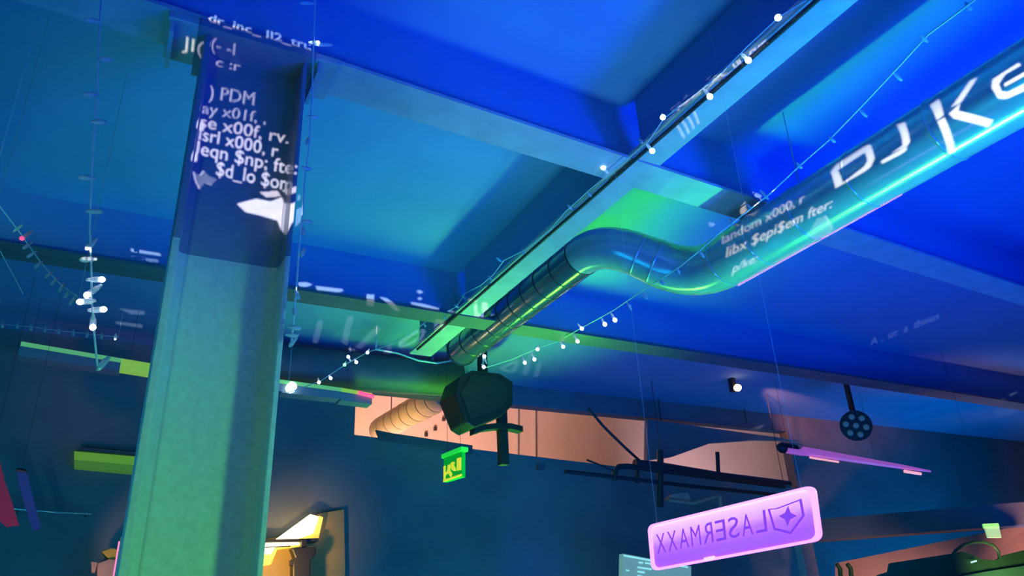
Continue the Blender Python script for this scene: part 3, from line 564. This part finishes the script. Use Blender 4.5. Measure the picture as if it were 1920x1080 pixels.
M['exit2_bright'] = mat('lit_sign_cap', (0.4, 1, .3), 0.4, emit=(0.25, 0.9, 0.16), strength=0.9)
e2 = thing('exit_sign', 'tiny pale green lit sign box above the cable loop at the right', 'sign', at(1860, 995, y=3.8))
MB().prism([at(px, py, y=3.8) for px, py in ((1847, 989), (1873, 986), (1878, 1008), (1853, 1008))], nn * .05).build('panel', M['exit2'], e2)
MB().prism([at(px, py, y=3.79) for px, py in ((1844, 982), (1872, 981), (1874, 988), (1846, 989))], nn * .06).build('lamp_housing', M['exit2_bright'], e2)
p = at(1860, 982, y=3.82); MB().tube([p, (p.x, p.y, ZC)], .001, 6).build('hanging_rod', M['dark_metal'], e2)
fp = thing('corridor_post', 'pale narrow post below the right end of the purple sign', 'post', at(1515, 1070, y=5.2))
bevel(MB().box(at(1503, 1030, y=5.2).x, at(1527, 1030, y=5.2).x, 5.2, 5.28, 0, at(1515, 1010, y=5.2).z).build('shaft', M['beam'], fp), .01)
MB().box(at(1497, 1030, y=5.2).x, at(1533, 1030, y=5.2).x, 5.17, 5.31, 0, .03).build('foot', M['beam'], fp)
# ------------------------------------------------------------------ projected lettering: a video projector with a cut slide
GID = [0]
def quad_line(text, p0, p1, cap, lvl, bold=0.02, shear=0.0):   # text on a straight line of the picture it throws
    lp = glyphs(text, bold, shear); xs = [x for l in lp for x, y in l]
    x0, x1 = min(xs), max(xs)
    out = []
    GID[0] += 1
    for l in lp: out.append(([(p0[0] + (p1[0] - p0[0]) * (x - x0) / (x1 - x0) + cap[0] * y / 0.7, p0[1] + (p1[1] - p0[1]) * (x - x0) / (x1 - x0) + cap[1] * y / 0.7) for x, y in l], lvl, GID[0]))
    return out
def Zm(pts, ox, oy, k=3.0): return [(ox + x / k, oy + y / k) for x, y in pts]
H = []
B, MID, DIM, LOW = 0, 1, 2, 3
H += quad_line('dr_inc_ II2_tru', (392, 40), (583, 94), (1, -14), DIM)
H += quad_line('JI(', (342, 91), (381, 103), (2, -24), DIM)
H += quad_line('(- -l', (396, 92), (440, 104), (2, -22), DIM)
H += quad_line('c :r', (404, 122), (450, 132), (2, -16), DIM)
H += quad_line(') PDM', (391, 183), (476, 196), (3, -24), DIM, .01)
H += quad_line('ay x01f, ,', (378, 211), (498, 231), (3, -20), DIM, .02)
H += quad_line('se x00f, rv.', (374, 237), (540, 269), (3, -23), MID, .03)
H += quad_line('lsrl x000, r', (372, 261), (520, 294), (3, -24), B, .06)
H += quad_line('leqn $np; fte:', (368, 288), (556, 329), (3, -25), B, .06)
H += quad_line('$d_lo $om', (404, 327), (546, 359), (3, -26), B, .06)
H += [(Zm(p, 0, 360), B) for p in ([(1330, 65), (1440, 36), (1520, 52), (1585, 28), (1600, 62), (1640, 70), (1697, 45), (1697, 130), (1640, 180), (1608, 243), (1580, 210), (1560, 160), (1460, 130), (1380, 112)],)]
H += [(Zm(p, 0, 360), MID) for p in ([(1460, 0), (1500, 30), (1580, 22), (1560, -8)], [(1590, -10), (1620, 20), (1685, 0), (1685, -30)])]
H += [(Zm(p, 0, 0), B) for p in ([(1118, 690), (1140, 672), (1152, 700), (1140, 735), (1112, 728)], [(1090, 850), (1112, 850), (1108, 905), (1085, 912)])]
H += [(Zm(p, 0, 0), DIM) for p in ([(1085, 965), (1118, 985), (1142, 958), (1175, 990), (1218, 1008), (1186, 1040), (1150, 1026), (1118, 1062), (1098, 1020)],)]
# big letters on the duct
G3 = lambda pts: Zm(pts, 1280, 0)
H += [(G3(p), B, 900 if k < 2 else 901 + k) for k, p in enumerate((
    [(842, 1062), (826, 968), (862, 925), (1030, 818), (1052, 815), (1062, 895), (1040, 940), (1005, 968)], [(884, 1030), (864, 958), (1016, 858), (1024, 905), (1004, 938)],
    [(1203, 700), (1245, 688), (1258, 800), (1244, 822), (1150, 868), (1216, 822), (1216, 780)], [(1093, 910), (1240, 826), (1236, 850), (1205, 872), (1102, 925)],
    [(1388, 592), (1438, 557), (1447, 652), (1408, 682)], [(1410, 688), (1450, 665), (1525, 855), (1482, 870)],
    [(1490, 608), (1610, 455), (1650, 437), (1545, 580)], [(1474, 645), (1540, 585), (1528, 628), (1725, 680), (1705, 722), (1500, 672)],
    [(1868, 358), (1878, 374), (1790, 425), (1752, 480), (1765, 520), (1800, 524), (1935, 455), (1935, 500), (1790, 565), (1745, 560), (1712, 500), (1722, 452)], [(1780, 478), (1935, 388), (1935, 412), (1785, 494)],
    [(1905, 335), (1935, 325), (1935, 355), (1912, 358)]))]
H += quad_line('landom x000, r', (1352, 458), (1503, 379), (2, -17), MID, .06)
H += quad_line('libx $epi$em fter:', (1357, 483), (1553, 390), (3, -20), MID, .05)
H += quad_line('p/ke;', (1370, 512), (1416, 491), (2, -17), MID, .03)
H += [(Zm(p, 1280, 360), DIM) for p in ([(740, 150), (790, 135), (845, 205), (830, 235), (750, 275), (695, 245)],)]
H += [(Zm(p, 1280, 360), MID) for p in ([(360, 80), (385, 50), (400, 95), (430, 105), (395, 135), (365, 115)], [(460, -10), (500, 0), (525, 12), (490, 42)], [(255, 160), (300, 165), (320, 190), (275, 185)])]
# bars and letters thrown on the further beams
G5 = lambda pts: Zm(pts, 640, 360)
K3 = 1828 / 440
G7 = lambda pts: [(500 + x / K3, 500 + y / K3) for x, y in pts]
H += [(G7(p), B) for p in ([(240, 125), (300, 120), (358, 138), (310, 158), (250, 152)], [(383, 150), (590, 175), (598, 188), (560, 200), (390, 180)], [(780, 215), (838, 220), (835, 312), (776, 300)],
    [(880, 236), (935, 245), (990, 285), (1042, 345), (1000, 345), (940, 285)], [(1122, 275), (1230, 292), (1345, 325), (1340, 337), (1230, 318), (1130, 292)],
    [(1165, 190), (1195, 182), (1220, 200), (1190, 212)], [(1172, 245), (1195, 237), (1215, 252), (1190, 262)], [(1570, 250), (1640, 262), (1636, 278), (1570, 264)], [(1612, 295), (1640, 290), (1642, 360), (1700, 382), (1690, 398), (1620, 385)], [(1675, 278), (1720, 280), (1725, 350), (1690, 372), (1676, 350)], [(1415, 342), (1460, 348), (1460, 358), (1415, 352)],
    [(1310, 402), (1388, 418), (1396, 455), (1385, 500), (1340, 480), (1306, 500)])]
H += [(G7(p), B, 950) for p in ([(1020, 600), (1060, 560), (1100, 545), (1150, 500), (1215, 486), (1240, 500), (1220, 545), (1130, 605), (1040, 636)], [(1050, 610), (1130, 585), (1205, 530), (1215, 505), (1160, 525), (1100, 565)])]
H += [(G7(p), LOW) for p in ([(400, 420), (440, 422), (425, 500), (395, 598), (358, 585), (380, 500)], [(630, 385), (682, 390), (650, 500), (630, 610), (585, 590), (605, 490)], [(860, 460), (893, 485), (735, 640), (690, 625)], [(630, 632), (690, 640), (690, 658), (640, 650)], [(945, 600), (975, 612), (962, 675), (910, 672), (910, 640), (940, 640)])]
H += [(G5(p), LOW, 951) for p in ([(895, 985), (985, 940), (1000, 950), (985, 1000), (960, 1020), (890, 1000)], [(920, 988), (972, 962), (965, 992), (950, 1005)])]
H += [(G5(p), LOW) for p in ([(1055, 880), (1085, 880), (1045, 1030), (1018, 1025)], [(1110, 950), (1130, 955), (1105, 1040), (1080, 1035)])]
H += quad_line('redus_Sec_up run', (1262, 212), (1440, 82), (-6, -12), LOW, .0)
H += [([(1266 + k * 11, 232 - k * 7), (1270 + k * 11, 230 - k * 7), (1284 + k * 9, 258 - k * 9), (1280 + k * 9, 260 - k * 9)], DIM) for k in range(4)]
H += quad_line('A .. uc  a  thinus', (1632, 648), (1760, 598), (1, -14), LOW)
H += quad_line('=== vem', (246, 486), (296, 492), (0, -8), LOW); H += [(Zm(p, 0, 360), MID) for p in ([(735, 318), (900, 345), (905, 360), (740, 335)], [(668, 655), (810, 670), (815, 690), (740, 688)], [(650, 728), (800, 745), (800, 765), (655, 742)])]
H += [([(1862, 770), (1890, 762), (1918, 768), (1890, 778), (1870, 780)], LOW), ([(1868, 756), (1892, 746), (1870, 750)], LOW), ([(1890, 740), (1910, 734), (1896, 742)], LOW), ([(1394, 808), (1434, 796), (1420, 806)], LOW)]
PJ = EYE - ray(570, 480) * 1.05; PD = 0.3
bpy.context.view_layer.update(); DG = bpy.context.evaluated_depsgraph_get()
def hit(px, py):
    ok, loc, *_ = SC.ray_cast(DG, EYE + ray(px, py) * .3, ray(px, py))
    return loc if ok else EYE + ray(px, py) * 5
PZ = (hit(1000, 420) - PJ).normalized(); PX = PZ.cross(Vector((0, 0, 1))).normalized(); PY = PX.cross(PZ)
DN = Vector((AN.x, 0, AN.z - EYE.z)).normalized(); DP = Vector((AN.x, 0, AN.z)) - DN * .07
def surf(px, py):                              # the column face and the duct's near side are met as planes, the rest by ray casting
    d = ray(px, py)
    if px < 566 and px > 372 and py > 110 and py < 440: return EYE + d * ((2.06 - EYE.y) / d.y)
    if px > 1350 and ((py > 520 - (px - 1350) * .62 - 130) and py < 560 - (px - 1350) * .45) and not px > 1925 + 99: return EYE + d * ((DP - EYE).dot(DN) / d.dot(DN))
    return hit(px, py)
def slide(px, py):
    v = surf(px, py) - PJ; return (v.dot(PX) / v.dot(PZ) * PD, v.dot(PY) / v.dot(PZ) * PD)
groups = {}
for k, it in enumerate(H):
    pts, lvl = it[0], it[1]; gid = it[2] if len(it) > 2 else 1000 + k
    dense = []
    for a, b in zip(pts, pts[1:] + pts[:1]):
        n = max(1, int(math.hypot(b[0] - a[0], b[1] - a[1]) / 8))
        dense += [(a[0] + (b[0] - a[0]) * q / n, a[1] + (b[1] - a[1]) * q / n) for q in range(n)]
    groups.setdefault((gid, lvl), []).append([slide(x, y) for x, y in dense])
vp = thing('video_projector', 'black video projector on a floor stand beside the viewer, throwing the white lettering', 'projector', (PJ.x, PJ.y, 0))
PM = Matrix(((PX.x, PY.x, PZ.x, PJ.x + PZ.x * PD), (PX.y, PY.y, PZ.y, PJ.y + PZ.y * PD), (PX.z, PY.z, PZ.z, PJ.z + PZ.z * PD), (0, 0, 0, 1)))
GX, GY, STEP = .36, .30, .00021
def union(iv):
    iv.sort(); out = []
    for a, b in iv:
        if out and a <= out[-1][1]: out[-1][1] = max(out[-1][1], b)
        else: out.append([a, b])
    return out
rows = {}
for (gid, lvl), lps in groups.items():          # even-odd scanlines through every letter of a line
    lo = min(p[1] for l in lps for p in l); hi = max(p[1] for l in lps for p in l)
    for r in range(int((lo + GY) / STEP), int((hi + GY) / STEP) + 1):
        y = -GY + (r + .5) * STEP; xs = []
        for l in lps:
            for p, q in zip(l, l[1:] + l[:1]):
                if (p[1] <= y) != (q[1] <= y): xs.append(p[0] + (q[0] - p[0]) * (y - p[1]) / (q[1] - p[1]))
        xs.sort(); iv = [[u, v] for u, v in zip(xs[0::2], xs[1::2]) if v > u]
        rows.setdefault(r, {}).setdefault(lvl, []).extend(iv)
plate = MB(); film = {MID: MB(), DIM: MB(), LOW: MB()}
def strip(mb, u, v, y0, y1, d=0.0): mb.add([PM @ Vector(p) for p in ((u, y0, d), (v, y0, d), (v, y1, d), (u, y1, d))], [(0, 1, 2, 3)])
last = 0; NR = int(2 * GY / STEP)
for r in sorted(rows) + [NR]:
    if r > last: strip(plate, -GX, GX, -GY + last * STEP, -GY + r * STEP)
    if r == NR: break
    y0, y1 = -GY + r * STEP, -GY + (r + 1) * STEP; u = -GX
    for a, b in union([list(i) for iv in rows[r].values() for i in iv]):
        if a > u: strip(plate, u, a, y0, y1)
        u = b
    strip(plate, u, GX, y0, y1); last = r + 1
    for lv, mb in film.items():
        for a, b in union([list(i) for i in rows[r].get(lv, [])]): strip(mb, a, b, y0, y1, .0008)
plate.build('slide_plate', M['black'], vp)
for k, lv in ((MID, .8), (DIM, .2), (LOW, .55)):
    fm = bpy.data.materials.new('grey_film'); fm.use_nodes = True; nt = fm.node_tree; nt.nodes.remove(nt.nodes['Principled BSDF'])
    tb_ = nt.nodes.new('ShaderNodeBsdfTransparent'); tb_.inputs[0].default_value = (lv * .8, lv * .95, lv, 1) if k == DIM else (lv, lv * .93, lv * .85, 1); nt.links.new(tb_.outputs[0], nt.nodes['Material Output'].inputs[0])
    film[k].build('grey_film', fm, vp)
c = PJ - PZ * .2
bevel(MB().obox(c, PX * .2, PZ * .15, PY * .07).build('body', M['black'], vp), .01)
MB().box(c.x - .02, c.x + .02, c.y - .02, c.y + .02, 0.02, c.z - .07).build('stand_pole', M['black'], vp)
MB().box(c.x - .25, c.x + .25, c.y - .25, c.y + .25, 0, .02).build('stand_foot', M['black'], vp)
for s in (-1, 1): MB().tube([c + PX * s * .17 + PZ * .12, PJ + PX * s * .355 + PZ * PD], .005, 6).build('slide_arm', M['black'], vp)
lamp('projector_lamp', 'SPOT', PJ, PJ + PZ, (1, .94, .86), 2300, 0.0004, 86, 0.0)
# ------------------------------------------------------------------ fairy lights
def lathe(pr, n=10):
    mb = MB(); return mb.tube([(0, 0, z) for r, z in pr], [r for r, z in pr], n)
BULB = lathe([(.0035, 0), (.0042, -.008), (.0062, -.010), (.0066, -.026), (.0055, -.034), (.002, -.038)], 10).build('bulb', M['bulb']); TIP = {}
for k in ('bulb_lit', 'bulb_cyan', 'bulb_red', 'bulb_green'):
    TIP[k] = lathe([(.002, -.027), (.0055, -.030), (.0069, -.034), (.0055, -.038), (.002, -.041)], 12).build('led_tip', M[k])
def string(label, path, bulbs, wire_r=.0026, group=None, scale=1.0, anchor=None, tip=1.0):
    # path: (px, py, y) points; bulbs: (px, py, kind, lean)
    P = [at(px, py, y=y) for px, py, y in path]
    for p in P: p.z = min(p.z, ZC - .004)
    t = thing('fairy_lights', label, 'fairy lights', P[0], group)
    mb = MB().tube(P, wire_r, 6)
    if anchor:
        for i in anchor: mb.tube([P[i], Vector((P[i].x, P[i].y, ZC))], wire_r * .6, 6)
    mb.build('wire', M['wire'], t)
    for px, py, kind, lean in bulbs:
        # nearest wire point in the picture gives the distance
        best = None
        for a, b in zip(path, path[1:]):
            dx, dy = b[0] - a[0], b[1] - a[1]; L2 = dx * dx + dy * dy
            u = max(0, min(1, ((px - a[0]) * dx + (py - a[1]) * dy) / L2)); d = math.hypot(a[0] + dx * u - px, a[1] + dy * u - py)
            if best is None or d < best[0]: best = (d, a[2] + (b[2] - a[2]) * u, (a[0] + dx * u, a[1] + dy * u))
        yy = best[1]; w0 = at(best[2][0], best[2][1], y=yy); e = at(px, py, y=yy)
        for q in (w0, e): q.z = min(q.z, ZC - .004)
        dr = e - w0
        if dr.length < .012: dr = dr + Vector((random.uniform(-.02, .02), -.01, -.03))
        ln = max(dr.length, .03); dr.normalize()
        o = BULB.copy(); COL.objects.link(o); o.parent = t; sc = ln / .034 if ln / .034 < 1.7 * scale else 1.7 * scale
        sc = max(sc, .8 * scale)
        o.location = e - dr * .034 * sc - t.location; o.rotation_mode = 'QUATERNION'; o.rotation_quaternion = dr.to_track_quat('-Z', 'Y'); o.scale = (scale, scale, sc)
        if kind:
            tp = TIP[kind].copy(); COL.objects.link(tp); tp.parent = o; tp.scale = (tip / scale, tip / scale, tip / sc); tp.location = (0, 0, -.034 + .034 * tip / sc)
            o['label'] = {'bulb_lit': 'bulb glowing white', 'bulb_cyan': 'bulb glowing pale cyan', 'bulb_red': 'bulb glowing red', 'bulb_green': 'bulb glowing green'}[kind]
    return t
N = None; W = 'bulb_lit'; CY = 'bulb_cyan'
string('fairy light string hanging down at the far left over the cross beam end', [(190, -40, 1.62), (190, 0, 1.62), (184, 90, 1.63), (180, 200, 1.64), (172, 330, 1.66), (168, 430, 1.68), (171, 500, 1.69), (172, 560, 1.7), (178, 640, 1.7), (183, 690, 1.71)],
       [(208, 112, N, 0), (160, 38, N, 0), (158, 177, N, 0), (198, 230, N, 0), (150, 333, N, 0), (190, 397, N, 0), (152, 487, N, 0), (163, 466, N, 0), (191, 524, W, 0), (163, 553, W, 0), (150, 566, W, 0), (194, 580, W, 0), (174, 614, W, 0), (184, 692, N, 0)], .0022, anchor=[0])
string('fairy light string hanging down along the right edge of the big column', [(592, -40, 1.9), (591, 0, 1.9), (588, 80, 1.91), (585, 180, 1.92), (580, 270, 1.93), (572, 330, 1.94), (567, 400, 1.95), (562, 450, 1.96), (557, 520, 1.96), (551, 600, 1.96), (546, 642, 1.96)],
       [(565, 6, N, 0), (620, 84, N, 0), (596, 80, CY, 0), (594, 220, N, 0), (576, 270, N, 0), (566, 315, N, 0), (584, 417, N, 0), (570, 440, N, 0), (565, 480, N, 0), (560, 560, N, 0), (562, 616, N, 0), (556, 630, N, 0), (544, 648, N, 0), (552, 590, N, 0)], .0026, anchor=[0])
string('fairy light string slanting down at the left edge with one red bulb', [(-20, 360, 2.2), (0, 388, 2.25), (38, 437, 2.35), (75, 490, 2.45), (110, 530, 2.55), (148, 558, 2.65)],
       [(41, 447, 'bulb_red', 0), (40, 422, N, 0), (44, 466, N, 0), (52, 482, N, 0), (66, 502, N, 0), (86, 520, N, 0), (96, 533, N, 0), (111, 546, N, 0), (121, 558, N, 0), (131, 571, N, 0)], .0018, scale=.8, anchor=[0, 5])
tw = thing('thin_wire', 'thin bare wire slanting down at the far left edge under the fairy lights', 'wire', at(0, 470, y=2.6))
MB().tube([at(-20, 435, y=2.5), at(0, 470, y=2.55), at(43, 550, y=2.7)], .0014, 6).build('wire', M['wire'], tw)
p = at(-20, 435, y=2.5); MB().tube([p, (p.x, p.y, ZC)], .0014, 6).build('ceiling_drop', M['wire'], tw)
bz = lambda px, py: at(px, py, x=1.662).y
s4 = [(1530, -18), (1512, 0), (1460, 32), (1400, 88), (1350, 140), (1300, 180), (1245, 222), (1215, 266), (1175, 300), (1140, 328), (1110, 352), (1060, 397), (1030, 432), (985, 468), (945, 488), (925, 515), (900, 536)]
s4 = [(x, y, bz(x, y)) for x, y in s4] + [(872, 550, 3.7), (855, 576, 3.78), (800, 602, 4.1), (770, 625, 4.3), (720, 650, 4.5), (690, 660, 4.65), (650, 682, 4.8), (600, 715, 4.9), (540, 736, 5.0)]
string('long fairy light string following the pale beam from upper right to the middle', s4,
       [(1459, 33, CY, 0), (1403, 113, CY, 0), (1331, 181, CY, 0), (1243, 220, CY, 0), (1223, 283, CY, 0), (1131, 314, CY, 0), (1205, 268, N, 0), (1108, 368, N, 0), (1065, 385, N, 0), (982, 476, N, 0), (932, 484, N, 0), (922, 525, N, 0), (874, 560, N, 0), (853, 572, N, 0), (835, 598, N, 0), (798, 612, N, 0),
        (689, 661, W, 0), (668, 679, W, 0), (653, 669, W, 0), (646, 684, 'bulb_green', 0), (620, 709, W, 0), (598, 717, W, 0)], .0026, anchor=[0, 25], tip=1.7)
s5 = [(1845, -18, .76), (1828, 0, .8), (1740, 65, 1.0), (1690, 120, 1.12), (1615, 200, 1.35), (1555, 262, 1.5), (1500, 310, 1.65), (1445, 362, 1.8), (1390, 405, 1.95), (1345, 440, 2.05), (1312, 470, 2.15), (1275, 500, 2.3), (1212, 540, 2.6), (1150, 582, 3.1), (1090, 615, 3.7), (1045, 640, 4.1), (1010, 652, 4.3), (960, 674, 4.5), (908, 690, 4.62)]
string('long fairy light string sagging in front of the lettered duct to the loudspeaker', s5,
       [(1820, 18, N, 0), (1728, 68, N, 0), (1690, 150, N, 0), (1625, 218, N, 0), (1565, 266, N, 0), (1503, 315, N, 0), (1440, 372, N, 0), (1407, 392, N, 0), (1372, 420, N, 0), (1320, 482, N, 0), (1274, 512, N, 0), (1244, 534, N, 0), (1213, 560, N, 0), (1184, 580, N, 0), (1153, 600, W, 0), (1134, 608, W, 0),
        (1091, 616, W, 0), (1083, 640, W, 0), (1056, 650, W, 0), (1008, 655, W, 0), (1002, 674, W, 0), (984, 680, W, 0), (908, 668, W, 0), (907, 688, W, 0)], .0028, anchor=[0], tip=1.9)
hw = thing('thin_wire', 'straight thin wire from the ceiling down to the end of the sagging fairy lights', 'wire', at(905, 650, y=4.62))
MB().tube([at(905, 600, y=4.62), at(906, 692, y=4.62)], .005, 6).build('wire', M['wire'], hw)
p = at(905, 600, y=4.62); MB().tube([p, (p.x, p.y, ZC)], .006, 6).build('ceiling_hook', M['wire'], hw)
string('row of pale duct glints shaped as small bulbs on a level wire above the light trunking', [(-10, 606, 5.4), (5, 608, 5.4), (60, 613, 5.4), (110, 620, 5.4), (165, 626, 5.4), (222, 632, 5.4)],  # glints on duct seams, put in as small bulbs
       [(4, 614, N, 0), (32, 616, N, 0), (58, 619, N, 0), (84, 622, N, 0), (110, 626, N, 0), (137, 629, N, 0), (163, 632, N, 0), (190, 635, N, 0), (216, 636, 'bulb_cyan', 0)], .002, scale=1.5, anchor=[0, 5])
for o in [BULB] + list(TIP.values()): bpy.data.objects.remove(o)
